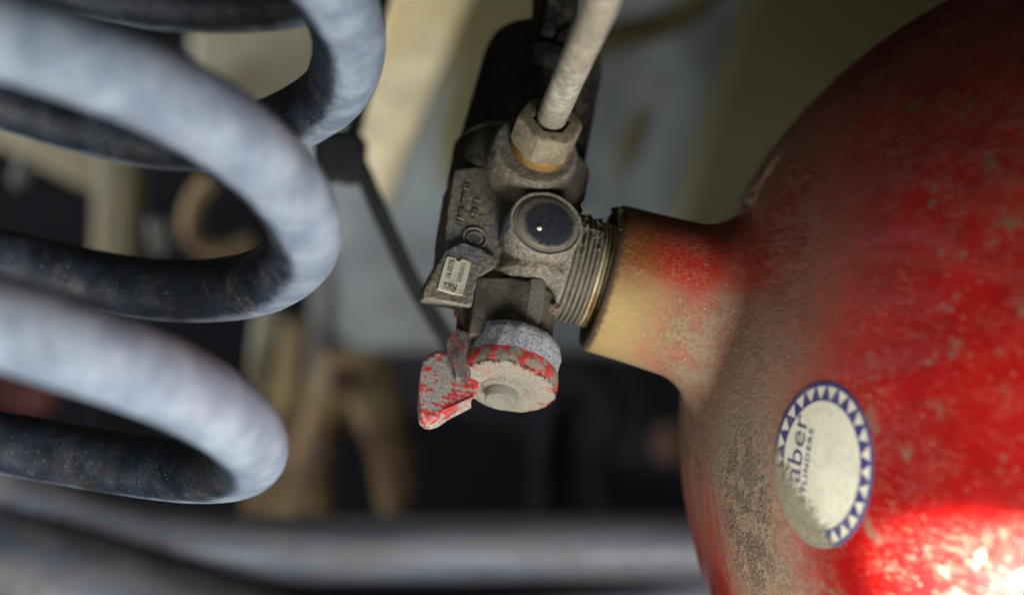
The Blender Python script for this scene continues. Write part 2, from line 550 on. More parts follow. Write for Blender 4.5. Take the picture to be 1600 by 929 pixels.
def spring_mat():
    g = G("spring_paint", rough=0.42, spec=0.5)
    n1 = g.noise(0.06, 6, 0.6); n2 = g.noise(0.7, 5, 0.65); n3 = g.noise(2.6, 3, 0.7)
    base = g.mix(g.map(g.noise(0.12, 4, 0.6, w=2.0), 0.4, 0.6), (0.010, 0.014, 0.022), (0.024, 0.032, 0.050))
    # outer side: pale dust plus lit tone painted in; inner side keeps black paint
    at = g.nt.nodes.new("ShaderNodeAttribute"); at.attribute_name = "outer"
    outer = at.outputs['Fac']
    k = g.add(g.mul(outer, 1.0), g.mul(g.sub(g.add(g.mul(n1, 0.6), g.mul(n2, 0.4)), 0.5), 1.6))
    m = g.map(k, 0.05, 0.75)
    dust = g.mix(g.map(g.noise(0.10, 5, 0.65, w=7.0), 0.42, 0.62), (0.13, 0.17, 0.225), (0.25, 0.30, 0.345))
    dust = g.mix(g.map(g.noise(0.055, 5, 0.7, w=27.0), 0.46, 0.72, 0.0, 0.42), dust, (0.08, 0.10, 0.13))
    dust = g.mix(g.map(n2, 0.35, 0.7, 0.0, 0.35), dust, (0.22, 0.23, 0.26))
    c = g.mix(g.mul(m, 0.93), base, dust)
    # tan edge dust and specks, chips
    brown = g.mul(g.map(g.noise(0.11, 5, 0.7, w=11.0), 0.52, 0.68), g.map(n2, 0.35, 0.6))
    c = g.mix(g.mul(brown, 0.35), c, (0.20, 0.165, 0.12))
    sp = g.mul(g.map(g.voro(0.55), 0.07, 0.16, 1, 0), g.map(g.noise(0.3, 2, 0.5, w=5.0), 0.46, 0.56))
    c = g.mix(g.mul(sp, 0.75), c, (0.36, 0.35, 0.31))
    scr = g.noise(0.5, 5, 0.7, dist=2.2, w=15.0)
    line = g.map(g.math('ABSOLUTE', g.sub(scr, 0.5)), 0.0, 0.012, 1, 0)
    line = g.mul(line, g.map(g.noise(0.09, 3, 0.5, w=21.0), 0.48, 0.60))
    c = g.mix(g.mul(line, 0.55), c, (0.38, 0.35, 0.28))
    g.bump(g.add(n2, g.mul(n3, 0.5)), 0.28)
    return g.done(c, g.map(m, 0, 1, 0.38, 0.85))
m_spring = spring_mat()

spr_c = Vector(HP[:3])
spr = empty("coil_spring", loc=spr_c, label="large dusty blue-black coil spring filling the left side", cat="coil spring")
bm = bmesh.new()
lay = bm.verts.layers.float.new("outer")
a_ax = Vector((HP[3], HP[4], -1)).normalized()
tds = [-1010 + 4 * i for i in range(int(1572 / 4))]
prev = None
SEG = 40
for i, td in enumerate(tds):
    c = helix(td)
    T = (helix(td + 2) - helix(td - 2)).normalized()
    rad = c - spr_c; rad = rad - a_ax * rad.dot(a_ax)
    rad = (rad - T * rad.dot(T)).normalized()
    bn = T.cross(rad)
    if bn.dot(a_ax) < 0: bn = -bn          # bn points down the spring
    rr = 9.1
    if i < 3: rr *= (0.5, 0.8, 0.94)[i]
    if i > len(tds) - 4: rr *= (0.5, 0.8, 0.94)[len(tds) - 1 - i]
    ring = []
    for k in range(SEG):
        a = 2 * math.pi * k / SEG
        d = rad * math.cos(a) + bn * math.sin(a)
        v = bm.verts.new(c + d * (rr + 0.12 * mnoise.noise((c + d * 9) * 0.15)) - spr_c)
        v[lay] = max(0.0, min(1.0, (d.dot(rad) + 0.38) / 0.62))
        # low rim of every turn painted pale for the light from below
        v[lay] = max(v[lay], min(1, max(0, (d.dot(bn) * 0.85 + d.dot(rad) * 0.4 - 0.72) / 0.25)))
        ring.append(v)
    if prev:
        for k in range(SEG):
            j = (k + 1) % SEG
            bm.faces.new((prev[k], prev[j], ring[j], ring[k]))
    else: bm.faces.new(ring)
    prev = ring
bm.faces.new(list(reversed(prev)))
link("coil", bm, m_spring, spr, autos=0)

# ============================================================ RED GAS CYLINDER
tank = empty("gas_cylinder", TFV, label="red dusty gas cylinder with a round white sticker, neck pointing at the valve", cat="gas cylinder")
# profile (t, r) mm, outer skin; then the threaded mouth
NR = 21.6
prof = [(9, 0.0), (9, 15.6), (1.5, 15.6), (0.4, 16.6), (0.0, 18.0), (0.0, NR - 2.2), (0.25, NR - 1.0), (1.0, NR - 0.3), (2.2, NR)]
prof += [(5, NR + 0.1), (9, NR + 0.15), (13, NR + 0.3), (17, NR + 0.6), (20.5, NR + 1.2)]
sA, sH, t0 = 146.0, 150.0, 32.0           # half axes of the dome and where it starts
import math as _m
def dome_r(t):
    s = t - t0
    if s <= 0: return 0
    return sA * math.sqrt(max(0, 1 - ((sH - s) / sH) ** 2))
# concave fillet between neck and dome, then the dome itself
RN = NR + 0.9
RF = 13.0
def dome_t(r): return t0 + sH * (1 - math.sqrt(1 - (r / sA) ** 2))
re_ = RN + RF * 0.8
tc = dome_t(re_) - RF * 0.98
prof = prof[:9] + [(2 + (tc - 2) * k / 12, NR + (RN - NR) * (k / 12) ** 1.5) for k in range(1, 12)]
prof += [(tc + RF * math.cos(math.radians(a)), RN + RF + RF * math.sin(math.radians(a))) for a in range(-90, -11, 4)]
rs = [re_ + 1.0 + (sA * 0.985 - re_) * (k / 60) ** 0.9 for k in range(60)]
prof += [(dome_t(q), q) for q in rs]
prof += [(t0 + sH, sA), (t0 + sH + 60, sA), (t0 + sH + 300, sA)]
prof += [(t0 + sH + 300 + 170 * math.sin(a), max(0.0, sA * math.cos(a))) for a in [math.pi / 2 * k / 14 for k in range(1, 15)]]
bm = bmesh.new()
lathe(bm, prof, 220, ax=(1, 0, 0), ref=(0, 0, 1), caps=False)
bmesh.ops.recalc_face_normals(bm, faces=bm.faces)
tank_bvh = BVHTree.FromBMesh(bm)


def on_tank(px, py):
    e = TFV.l(EYE); d = (TFV.l(P(px, py, 0)) - e).normalized()
    h = tank_bvh.ray_cast(e, d)
    return h[0], h[1]


def tl(px, py):
    h = on_tank(px, py)[0]
    return tuple(h) if h else (200, -140, 0)


def cover_mask(g):
    """mud that lies over the low near shoulder, over the sticker too"""
    c1 = g.ellip(tl(1175, 790), (26, 40, 30), 0.45)
    return c1


def tank_mat():
    g = G("red_tank_paint", rough=0.28, coat=0.5, spec=0.5)
    n_l = g.noise(0.035, 5, 0.6); n_m = g.noise(0.16, 5, 0.62); n_s = g.noise(0.9, 5, 0.65); n_f = g.noise(3.0, 3, 0.7)
    # wiping streaks: run diagonally over the shoulder
    sv = g.xf(rot=(0, 52, 0), scale=(0.05, 0.22, 0.85))
    st = g.noise(1.0, 5, 0.62, vec=sv, dist=0.3)
    sv2 = g.xf(rot=(0, 40, 0), scale=(0.16, 0.5, 1.9))
    st2 = g.noise(1.0, 4, 0.6, vec=sv2, w=5.0)
    st = g.mix(g.map(g.x, 26, 40), n_m, st)
    st2 = g.mul(st2, g.map(g.x, 26, 40))
    red = g.mix(g.map(n_l, 0.35, 0.65), (0.25, 0.0035, 0.0035), (0.38, 0.006, 0.005))
    dustc = g.mix(g.map(n_m, 0.3, 0.7), (0.19, 0.145, 0.085), (0.30, 0.24, 0.155))
    wob = g.mul(g.sub(n_m, 0.5), 26.0)
    wob2 = g.mul(g.sub(st, 0.5), 26.0)
    t = g.add(g.add(g.x, g.mul(wob, 0.5)), g.mul(wob2, 0.8))
    film = g.mul(g.map(t, 34, 62, 0.86, 0.0), g.map(g.x, 20, 31, 0.0, 1.0))
    # the upper neck is almost clean, its lower half caked
    zz = g.add(g.z, g.add(g.mul(wob, 0.75), g.mul(g.sub(n_s, 0.5), 9.0)))
    upn = g.mul(g.map(zz, 1, 9), g.map(t, 47, 33))
    film = g.mul(film, g.sub(1.0, g.mul(upn, 0.72)))
    low = g.mul(g.map(zz, -7, 9, 1.0, 0.0), g.map(t, 38, 60, 1.0, 0.0))
    pk = g.mx(g.mul(g.ellip(tl(1035, 550), (9, 9, 3), 0.9), 0.6), g.ellip(tl(1120, 640), (6, 9, 10), 0.6))
    low = g.mul(low, g.sub(1.0, g.mul(pk, g.map(n_s, 0.35, 0.6, 0.0, 0.32))))
    d = g.mx(film, g.mul(low, 0.93))
    grain = g.add(g.mul(st, 0.78), g.mul(n_s, 0.22))
    d = g.mul(d, g.map(grain, 0.30, 0.64, 0.50, 1.06), clamp=True)
    thin = g.mul(g.map(grain, 0.47, 0.68), g.map(n_m, 0.38, 0.6, 0.25, 1.0))
    thin = g.mul(thin, g.mul(g.map(g.x, 26, 34), g.map(g.x, 42, 78, 0.50, 0.12)))
    topd = g.mul(g.map(g.z, 14, 60), g.map(n_m, 0.35, 0.6, 0.10, 0.4))
    nf = g.mul(g.map(g.x, 34, 24), g.map(g.add(g.mul(n_m, 0.5), g.mul(n_s, 0.5)), 0.38, 0.62, 0.08, 0.42))
    d = g.mx(g.mx(g.mx(d, thin), topd), nf)
    dustc = g.mix(g.map(g.x, 36, 20), dustc, (0.17, 0.125, 0.062))
    dustc = g.mix(g.map(g.x, 38, 22), dustc, g.mix(g.map(n_s, 0.35, 0.65), (0.13, 0.095, 0.045), (0.23, 0.17, 0.09)))
    dustc = g.mix(g.map(g.x, 42, 66, 0.0, 0.75), dustc, (0.20, 0.075, 0.045))
    c = g.mix(d, red, dustc)
    # pale thin scratches and wipe marks
    s1 = g.mul(g.map(st2, 0.57, 0.66), g.map(n_m, 0.40, 0.58))
    c = g.mix(g.mul(s1, 0.28), c, (0.36, 0.26, 0.18))
    sv3 = g.xf(rot=(0, 47, 0), scale=(0.02, 0.25, 0.8))
    sl = g.noise(1.0, 5, 0.6, vec=sv3, w=61.0)
    sc = g.mul(g.map(g.math('ABSOLUTE', g.sub(sl, 0.5)), 0.0, 0.010, 1, 0), g.map(g.noise(0.07, 4, 0.65, w=63.0), 0.46, 0.56))
    sc = g.mul(sc, g.map(g.x, 22, 32))
    c = g.mix(g.mul(sc, 0.55), c, (0.40, 0.32, 0.22))
    # grey-green worn blotches
    gb = g.mul(g.map(g.noise(0.13, 4, 0.6, vec=g.xf(rot=(0, 20, 0), scale=(1, 1, 1)), w=31.0), 0.57, 0.66), g.map(g.x, 46, 60))
    c = g.mix(g.mul(gb, 0.65), c, (0.17, 0.14, 0.09))
    # specks
    dots = g.mul(g.map(g.voro(0.33), 0.06, 0.13, 1, 0), g.map(g.noise(0.12, 2, 0.5, w=13.0), 0.45, 0.55))
    c = g.mix(g.mul(dots, 0.6), c, (0.42, 0.36, 0.25))
    dots2 = g.mul(g.map(g.voro(0.9, vec=g.xf(loc=(5, 3, 1))), 0.04, 0.10, 1, 0), g.map(g.noise(0.2, 2, 0.5, w=17.0), 0.52, 0.6))
    c = g.mix(g.mul(dots2, 0.7), c, (0.03, 0.025, 0.02))
    # thick mud belt below the neck, with red rub lines along its outer edge
    yb = g.add(g.y, g.mul(wob, 0.5))
    belt = g.mul(g.map(yb, -76, -48), g.map(yb, -34, -14, 1, 0))
    belt = g.mul(belt, g.map(g.add(g.z, g.mul(wob, 0.8)), -44, -6, 1, 0))
    mudc = g.mix(g.map(n_s, 0.35, 0.65), (0.19, 0.15, 0.09), (0.31, 0.255, 0.165))
    c = g.mix(g.mul(belt, g.map(n_s, 0.25, 0.5, 0.45, 0.85)), c, mudc)
    wv = g.nt.nodes.new("ShaderNodeTexNoise"); wv.noise_dimensions = '1D'
    g.put(wv.inputs['W'], g.add(g.mul(g.y, 0.22), g.mul(n_l, 0.5))); wv.inputs['Scale'].default_value = 1.0; wv.inputs['Detail'].default_value = 3
    lines = g.map(wv.outputs[0], 0.46, 0.58)
    back_low = g.mul(g.map(g.z, -58, -38, 1, 0), g.map(g.y, -40, -28))
    c = g.mix(g.mul(back_low, g.mul(lines, 0.75)), c, (0.42, 0.045, 0.025))
    # yellow ochre + dark grease at the mouth
    yel = g.mul(g.map(g.add(g.x, g.mul(g.sub(n_s, 0.5), 14.0)), 3.5, 24, 1, 0), g.map(g.add(g.z, g.mul(wob, 0.35)), -2, 8, 1, 0))
    c = g.mix(g.mul(yel, 0.80), c, g.mix(n_s, (0.30, 0.17, 0.025), (0.34, 0.26, 0.12)))
    tope = g.mul(g.map(g.add(g.x, g.add(g.mul(g.sub(n_s, 0.5), 10.0), g.mul(wob, 0.5))), 2.0, 18, 1, 0), g.map(g.z, -9, 6))
    c = g.mix(g.mul(tope, 0.85), c, g.mix(n_s, (0.06, 0.03, 0.008), (0.20, 0.10, 0.02)))
    grs = g.map(g.add(g.x, g.mul(g.sub(n_s, 0.5), 2.4)), 0.9, 2.6, 1, 0)
    c = g.mix(g.mul(grs, 0.93), c, g.mix(g.map(n_f, 0.35, 0.65), (0.022, 0.013, 0.006), (0.08, 0.05, 0.025)))
    # relief
    crust = g.mul(belt, g.mx(g.ellip(tl(1165, 800), (14, 12, 26), 0.5), 0.12))
    cr_n = g.noise(1.0, 4, 0.65, dist=0.6, w=41.0)
    crust = g.mul(crust, g.map(g.noise(0.22, 4, 0.6, w=43.0), 0.42, 0.56))
    g.bump(g.mul(g.map(cr_n, 0.35, 0.65), crust), 0.8)
    g.bump(g.mul(g.add(n_s, g.mul(n_f, 0.6)), g.add(g.mul(d, 0.8), 0.12)), 0.30)
    g.bump(n_m, 0.25)
    pits = g.mul(g.map(cr_n, 0.30, 0.40, 1, 0), crust)
    c = g.mix(g.mul(pits, 0.6), c, (0.03, 0.024, 0.016))
    allD = g.mx(g.mx(d, belt), g.mx(yel, grs))
    return g.done(c, g.map(allD, 0.05, 0.7, 0.24, 0.9), None, g.map(allD, 0.0, 0.5, 0.7, 0.0))


m_tank = tank_mat()
shell = link("shell", bm, m_tank, tank, autos=60)

# ---- sticker on the shoulder
Sc, Sn = on_tank(1281, 727)
r_up = (TFV.l(P(1281 + 16, 727 - 50, 0)) - TFV.l(P(1281, 727, 0)))   # reading direction of the print (up the picture)
Su = (r_up - Sn * r_up.dot(Sn)).normalized()
Sv = Sn.cross(Su).normalized()
SR = 20.6


def stick(u, v, h):
    o = Sc + Su * u + Sv * v * 0.80 + Sn * 30
    hit = tank_bvh.ray_cast(o, -Sn)
    return hit[0] + hit[1] * h


def paper_mat(name, colr, rough=0.5, ink=False):
    g = G(name, rough=rough)
    n = g.noise(0.5, 5, 0.65); n2 = g.noise(1.8, 4, 0.7)
    c = g.mix(g.map(n, 0.4, 0.75, 0.0, 0.5), colr, tuple(k * 0.62 + 0.03 for k in colr) if not ink else (0.10, 0.10, 0.13))
    cs = g.mul(g.map(g.voro(1.1), 0.04, 0.11, 1, 0), g.map(g.noise(0.4, 2, 0.5, w=3.0), 0.48, 0.56))
    c = g.mix(g.mul(cs, 0.6), c, (0.10, 0.08, 0.05))
    # mud creeping over the low left side of it
    dv = g.nt.nodes.new("ShaderNodeVectorMath"); dv.operation = 'SUBTRACT'
    g.put(dv.inputs[0], g.co); dv.inputs[1].default_value = Sc
    def dot(v):
        k = g.nt.nodes.new("ShaderNodeVectorMath"); k.operation = 'DOT_PRODUCT'
        g.put(k.inputs[0], dv.outputs[0]); k.inputs[1].default_value = v
        return k.outputs['Value']
    uu = dot(Su); vv = dot(Sv)
    sgn = 1 if (TFV.w(Sc + Sv * 5) - TFV.w(Sc)).x < 0 else -1     # which way is left in the picture
    edge = g.add(g.mul(vv, 0.62 * sgn), g.mul(uu, -0.78))
    edge = g.add(edge, g.mul(g.sub(n, 0.5), 9.0))
    edge = g.add(edge, g.mul(g.sub(n2, 0.5), 4.0))
    dm = g.map(edge, 8.6, 12.2)
    c = g.mix(g.mul(dm, 0.93), c, g.mix(n2, (0.17, 0.135, 0.075), (0.30, 0.25, 0.155)))
    film = g.add(g.map(edge, 3.0, 13.0, 0.04, 0.36), g.map(g.noise(0.16, 5, 0.65, w=12.0), 0.45, 0.7, 0.0, 0.30))
    c = g.mix(film, c, (0.34, 0.29, 0.19))
    g.bump(g.mul(g.add(n, n2), g.add(dm, 0.15)), 0.35)
    return g.done(c, g.map(dm, 0, 1, rough, 0.9))


m_white = paper_mat("sticker_white", (0.76, 0.70, 0.53))
m_blue = paper_mat("sticker_blue", (0.020, 0.020, 0.16), ink=True)


def disc_sheet(r0, r1, h, rings=10, seg=96):
    bm = bmesh.new()
    last = None
    for i in range(rings + 1):
        r = r0 + (r1 - r0) * i / rings
        if r < 1e-5:
            cur = [bm.verts.new(stick(0, 0, h))]
        else:
            cur = [bm.verts.new(stick(r * math.cos(2 * math.pi * k / seg), r * math.sin(2 * math.pi * k / seg), h)) for k in range(seg)]
        if last:
            for k in range(seg):
                j = (k + 1) % seg
                if len(last) == 1: bm.faces.new((last[0], cur[k], cur[j]))
                else: bm.faces.new((last[k], last[j], cur[j], cur[k]))
        last = cur
    # turned-down rim gives the film its thickness
    rim = [bm.verts.new(stick(r1 * 1.002 * math.cos(2 * math.pi * k / seg), r1 * 1.002 * math.sin(2 * math.pi * k / seg), -0.05)) for k in range(seg)]
    for k in range(seg):
        j = (k + 1) % seg
        bm.faces.new((last[k], last[j], rim[j], rim[k]))
    return bm


sticker = link("sticker", disc_sheet(0, SR, 0.16, 12), m_white, shell, autos=60)
tag(sticker, "round white sticker with a blue zigzag border")
link("border_line", disc_sheet(SR - 1.0, SR + 0.05, 0.22, 2), m_blue, shell, autos=60)
link("inner_line", disc_sheet(SR - 4.6, SR - 4.15, 0.22, 1), m_blue, shell, autos=60)
NT = 26
for i in range(NT):
    bm = bmesh.new()
    a = 2 * math.pi * (i + 0.5) / NT; w = math.pi / NT * 0.98
    ri, ro = SR - 4.4, SR - 0.9
    rows = 4
    grid = []
    for q in range(rows + 1):
        f = q / rows
        rr_ = ri + (ro - ri) * f
        ww = w * (1 - f) + w * 0.10 * f
        grid.append([bm.verts.new(stick(rr_ * math.cos(a + ww * s), rr_ * math.sin(a + ww * s), 0.215)) for s in (-1, -0.33, 0.33, 1)])
    for A, Bq in zip(grid, grid[1:]):
        for s in range(3): bm.faces.new((A[s], A[s + 1], Bq[s + 1], Bq[s]))
    link("border_triangle", bm, m_blue, shell, autos=0)


def text_bm(s, size, mapf, extrude=0.0, spacing=1.0, res=3, bold=0.0, sx=1.0):
    cu = bpy.data.curves.new("t", 'FONT')
    cu.body = s; cu.size = size; cu.resolution_u = res
    cu.space_character = spacing; cu.offset = bold
    cu.extrude = extrude
    ob = bpy.data.objects.new("t", cu)
    col.objects.link(ob)
    bpy.context.view_layer.update()
    me = bpy.data.meshes.new_from_object(ob.evaluated_get(bpy.context.evaluated_depsgraph_get()))
    bpy.data.objects.remove(ob)
    bm = bmesh.new(); bm.from_mesh(me)
    bpy.data.meshes.remove(me)
    bmesh.ops.triangulate(bm, faces=bm.faces)
    for v in bm.verts: v.co = mapf(v.co.x * sx, v.co.y, v.co.z)
    return bm


left = 1 if (TFV.w(Sc + Sv * 5) - TFV.w(Sc)).x < 0 else -1
# print reads up the picture; letter tops point to the left of the picture
rb = text_bm("aber", 9.4, lambda x, y, z: stick(-6.5 + x, left * (7.6 + y), 0.23), spacing=1.0, bold=0.0, sx=1.02)
link("lettering", rb, m_blue, shell, autos=0)
rb = text_bm("CYLINDERS", 2.75, lambda x, y, z: stick(-11.0 + x, left * (4.4 + y), 0.23), spacing=1.22, bold=0.05, sx=1.16)
link("lettering", rb, m_blue, shell, autos=0)
for n in ("border_line", "inner_line", "lettering", "lettering.001"):
    bpy.data.objects[n].parent = sticker
for o in list(bpy.data.objects):
    if o.name.startswith("border_triangle"): o.parent = sticker

# aim the sunbeam at the low right flank of the cylinder
# a narrow beam whose edge crosses the low right flank of the cylinder
S_A, S_B, S_C = TFV.w(tl(1405, 925)), TFV.w(tl(1508, 852)), TFV.w(tl(1600, 775))
best = None
for ix in range(12):
    for iy in range(12):
        S_T = TFV.w(tl(1620 + 15 * ix, 930 + 15 * iy))
        L = S_T + Vector((0.34, -0.80, -0.50)).normalized() * 400
        h = [(S_T - L).angle(p - L) for p in (S_A, S_B, S_C)]
        err = abs(h[0] - h[2]) + max(0.0, h[0] * 0.97 - h[1]) * 2
        if best is None or err < best[0]: best = (err, S_T, L, h)
aim(spo, best[2], best[1])
sp.spot_size = (best[3][0] + best[3][2]) * 0.95

# ============================================================ VALVE
valve = empty("cylinder_valve", VF, label="dusty cast valve with black solenoid and red cap screwed into the red cylinder", cat="valve")
XA, YA, ZA = (1, 0, 0), (0, 1, 0), (0, 0, 1)
FA = (0, -1, 0)


def vh_f(px, py, f):
    return VF.hit(px, py, 1, -f)


def vpoly(px, f):
    return [vh_f(x, y, f) for x, y in px]


def cast_mat():
    g = G("cast_valve_metal", rough=0.55)
    n1 = g.noise(0.10, 5, 0.6); n2 = g.noise(0.8, 5, 0.65); n3 = g.noise(3.4, 4, 0.7)
    alu = g.mix(g.map(n2, 0.35, 0.65), (0.17, 0.17, 0.18), (0.32, 0.32, 0.33))
    d = g.mix(g.map(g.add(g.mul(n2, 0.6), g.mul(n3, 0.4)), 0.38, 0.62), (0.115, 0.086, 0.052), (0.38, 0.315, 0.205))
    # dark dust plus painted shade under the coil / on the script plate, paler below
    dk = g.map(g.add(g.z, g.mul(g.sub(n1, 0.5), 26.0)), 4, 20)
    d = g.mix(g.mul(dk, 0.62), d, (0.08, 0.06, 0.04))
    m = g.map(g.add(g.mul(n1, 0.6), g.mul(n2, 0.4)), 0.38, 0.52)
    wiped = g.mx(g.ellip(tuple(vh_f(716, 385, 7)), (9, 12, 6.5), 0.5), g.ellip(tuple(vh_f(790, 340, 12)), (4, 9, 6), 0.6))
    m = g.mul(m, g.sub(1.0, g.mul(wiped, 0.8)))
    m = g.mx(m, g.mul(g.sub(1, wiped), 0.72))
    c = g.mix(m, alu, d)
    pit = g.mul(g.map(g.voro(1.3), 0.05, 0.15, 1, 0), g.map(g.noise(0.5, 2, 0.5, w=3.0), 0.47, 0.57))
    c = g.mix(g.mul(pit, 0.8), c, (0.025, 0.02, 0.015))
    pal = g.mul(g.map(g.voro(1.7, vec=g.xf(loc=(4, 1, 8))), 0.05, 0.14, 1, 0), g.map(g.noise(0.6, 2, 0.5, w=8.0), 0.5, 0.6))
    c = g.mix(g.mul(pal, 0.7), c, (0.42, 0.36, 0.25))
    c = g.mix(g.map(n3, 0.35, 0.75, 0, 0.4), c, (0.08, 0.065, 0.045))
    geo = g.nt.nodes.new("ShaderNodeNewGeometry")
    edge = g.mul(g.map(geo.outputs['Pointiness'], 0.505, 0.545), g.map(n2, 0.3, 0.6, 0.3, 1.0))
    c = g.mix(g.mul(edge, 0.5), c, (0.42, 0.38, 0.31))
    cav = g.map(geo.outputs['Pointiness'], 0.455, 0.495, 1, 0)  # crevice shade painted into the colour of the hollows
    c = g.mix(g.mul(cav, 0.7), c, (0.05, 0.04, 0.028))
    g.bump(n2, 0.8)
    g.bump(n3, 0.4)
    return g.done(c, g.map(m, 0, 1, 0.5, 0.92), g.map(m, 0.2, 0.8, 0.4, 0.0))


m_cast = cast_mat()


def remesh(bm, vox, smooth_it=6, fac=0.5):
    me = bpy.data.meshes.new("tmp")
    bmesh.ops.recalc_face_normals(bm, faces=bm.faces)
    bm.to_mesh(me); bm.free()
    ob = bpy.data.objects.new("tmp", me); col.objects.link(ob)
    m = ob.modifiers.new("r", 'REMESH'); m.mode = 'VOXEL'; m.voxel_size = vox; m.use_smooth_shade = True
    s = ob.modifiers.new("s", 'SMOOTH'); s.factor = fac; s.iterations = smooth_it
    bpy.context.view_layer.update()
    out = bpy.data.meshes.new_from_object(ob.evaluated_get(bpy.context.evaluated_depsgraph_get()))
    bpy.data.objects.remove(ob)
    b2 = bmesh.new(); b2.from_mesh(out)
    bpy.data.meshes.remove(out)
    return b2


def shift(poly, f):          # same outline pushed to another f (true extrusion along the face normal)
    return [Vector((p.x, -f, p.z)) for p in poly]


bcap = vh_f(853, 350, 16)          # centre of the plugged boss
bnut = vh_f(838, 232, 17.5)        # centre of the pipe boss
bm = bmesh.new()
# central barrel
lathe(bm, [(-13.5, 11.0), (-12, 12.2), (4, 12.0), (12, 10.5), (32, 10.5)], 48, o=(0.5, 0, 0), ax=ZA, ref=XA)
# plugged boss towards the viewer
lathe(bm, [(0, 11.3), (13, 11.0), (15.6, 10.7), (16, 10.3)], 64, o=(bcap.x, 0, bcap.z), ax=FA, ref=XA)
# pipe boss
lathe(bm, [(-8, 13.2), (12, 12.7), (16.6, 12.3), (17.5, 11.6)], 64, o=(bnut.x, 0, bnut.z), ax=FA, ref=XA)
# flange to the neck
lathe(bm, [(0, 11.5), (3, 12.0), (6.5, 14.4), (8.4, 15.0), (9.0, 14.6)], 64, o=(0, 0, -0.8), ax=XA, ref=ZA)
# web in front between boss and flange
lathe(bm, [(-12.5, 7), (-11, 8), (3, 8)], 48, o=(2, -5.5, 0), ax=ZA, ref=XA)
# script plate
pl = vpoly([(711, 264), (805, 258), (822, 330), (800, 430), (742, 440), (690, 430), (700, 330)], 6.3)
back = [Vector((p.x - 1.0, 8.0, p.z)) for p in pl]
prism(bm, pl, back)
padp = vpoly([(699, 388), (722, 379), (748, 386), (777, 404), (774, 416), (752, 432), (741, 455), (738, 480), (700, 473), (663, 466), (661, 455), (676, 425)], 8.4)
prism(bm, padp, [Vector((p.x * 0.95 - 1.8, 7.0, p.z + 7.5)) for p in padp])
body = remesh(bm, 0.30, 9, 0.5)
for v in body.verts:
    n = mnoise.noise(v.co * 0.45) * 0.18 + mnoise.noise(v.co * 1.5) * 0.12 + max(0, mnoise.noise(v.co * 2.6)) * 0.16
    v.co += v.normal * n
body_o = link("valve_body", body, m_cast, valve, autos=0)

m_pad = dusty("dusty_pad_metal", (0.25, 0.25, 0.255), (0.30, 0.26, 0.19), 0.50, 1.3, 0.55, grit=0.12, speck=0.5)
m_lab = dusty("label_paper", (0.62, 0.57, 0.42), (0.40, 0.34, 0.22), 0.30, 2.2, 0.6, grit=0.03, speck=0.3)
m_ink = dusty("black_ink", (0.02, 0.018, 0.016), (0.22, 0.19, 0.13), 0.18, 3.0, 0.6, grit=0.02)
lp = vpoly([(698, 402), (701, 401), (711, 403), (714, 408), (719, 408), (722, 404), (733, 408), (736, 411), (732, 428), (727, 446), (723, 461), (706, 458), (684, 451), (690, 428)], 8.75)
bm = bmesh.new(); prism(bm, lp, shift(lp, 8.2))
lab = link("paper_label", bm, m_lab, valve, autos=30)
tag(lab, "cream paper label with printed numbers")
lo = vh_f(692, 448, 8.80); l1 = vh_f(703.5, 406, 8.80); lr = vh_f(721, 456, 8.80)
ud = (l1 - lo).normalized(); rd_ = (lr - lo); rd_ = (rd_ - ud * rd_.dot(ud)).normalized()
def labmap(px, py, f=8.79):
    o0 = vh_f(px, py, f)
    return lambda x, y, z: o0 + ud * x - rd_ * y - Vector((0, z, 0))
lt = text_bm("16.007B", 2.15, labmap(703.0, 436), bold=0.02, sx=0.92)
link("printed_number", lt, m_ink, lab, autos=0)
lt = text_bm("0305A01L", 1.85, labmap(720.5, 441), bold=0.0, sx=0.86)
link("printed_number", lt, m_ink, lab, autos=0)
lt = text_bm("1/4", 1.7, labmap(697.5, 451.5), bold=0.03)
link("printed_mark", lt, m_ink, lab, autos=0)
lt = text_bm("24E", 1.7, labmap(704.5, 454), bold=0.03)
link("printed_mark", lt, m_ink, lab, autos=0)
lt = text_bm("NC", 1.6, labmap(711.5, 456), bold=0.06)
link("printed_mark", lt, m_ink, lab, autos=0)

# raised cast lettering on the plate
e0 = vh_f(716, 352, 6.6); e1_ = vh_f(735, 262, 6.6)
eu = (e1_ - e0).normalized(); er = Vector((eu.z, 0, -eu.x))
def embmap(px, py):
    o0 = vh_f(px, py, 6.6)
    return lambda x, y, z: o0 + eu * x - er * y - Vector((0, z, 0))
for s, px, py, size in (("110R-000012", 722, 351, 2.5), ("67R 01", 744, 346, 2.5)):
    tb = text_bm(s, size, embmap(px, py), extrude=0.32, bold=0.02, spacing=1.05)
    link("cast_lettering", tb, m_cast, body_o, autos=30)
lc = vh_f(742, 372, 6.8)
bm = bmesh.new()
for rr_ in (3.3, 1.9):
    lathe(bm, [(0, rr_ - 0.22), (0.30, rr_ - 0.2), (0.36, rr_), (0.30, rr_ + 0.2), (0, rr_ + 0.22)], 40, o=(lc.x, lc.y + 0.1, lc.z), ax=FA, ref=XA, caps=False)
for k in range(4):
    box(bm, (lc.x - 0.9 + 0.6 * k, lc.y - 0.1, lc.z), (0.22, 0.4, 2.6))
link("cast_emblem", bm, m_cast, body_o, autos=30)

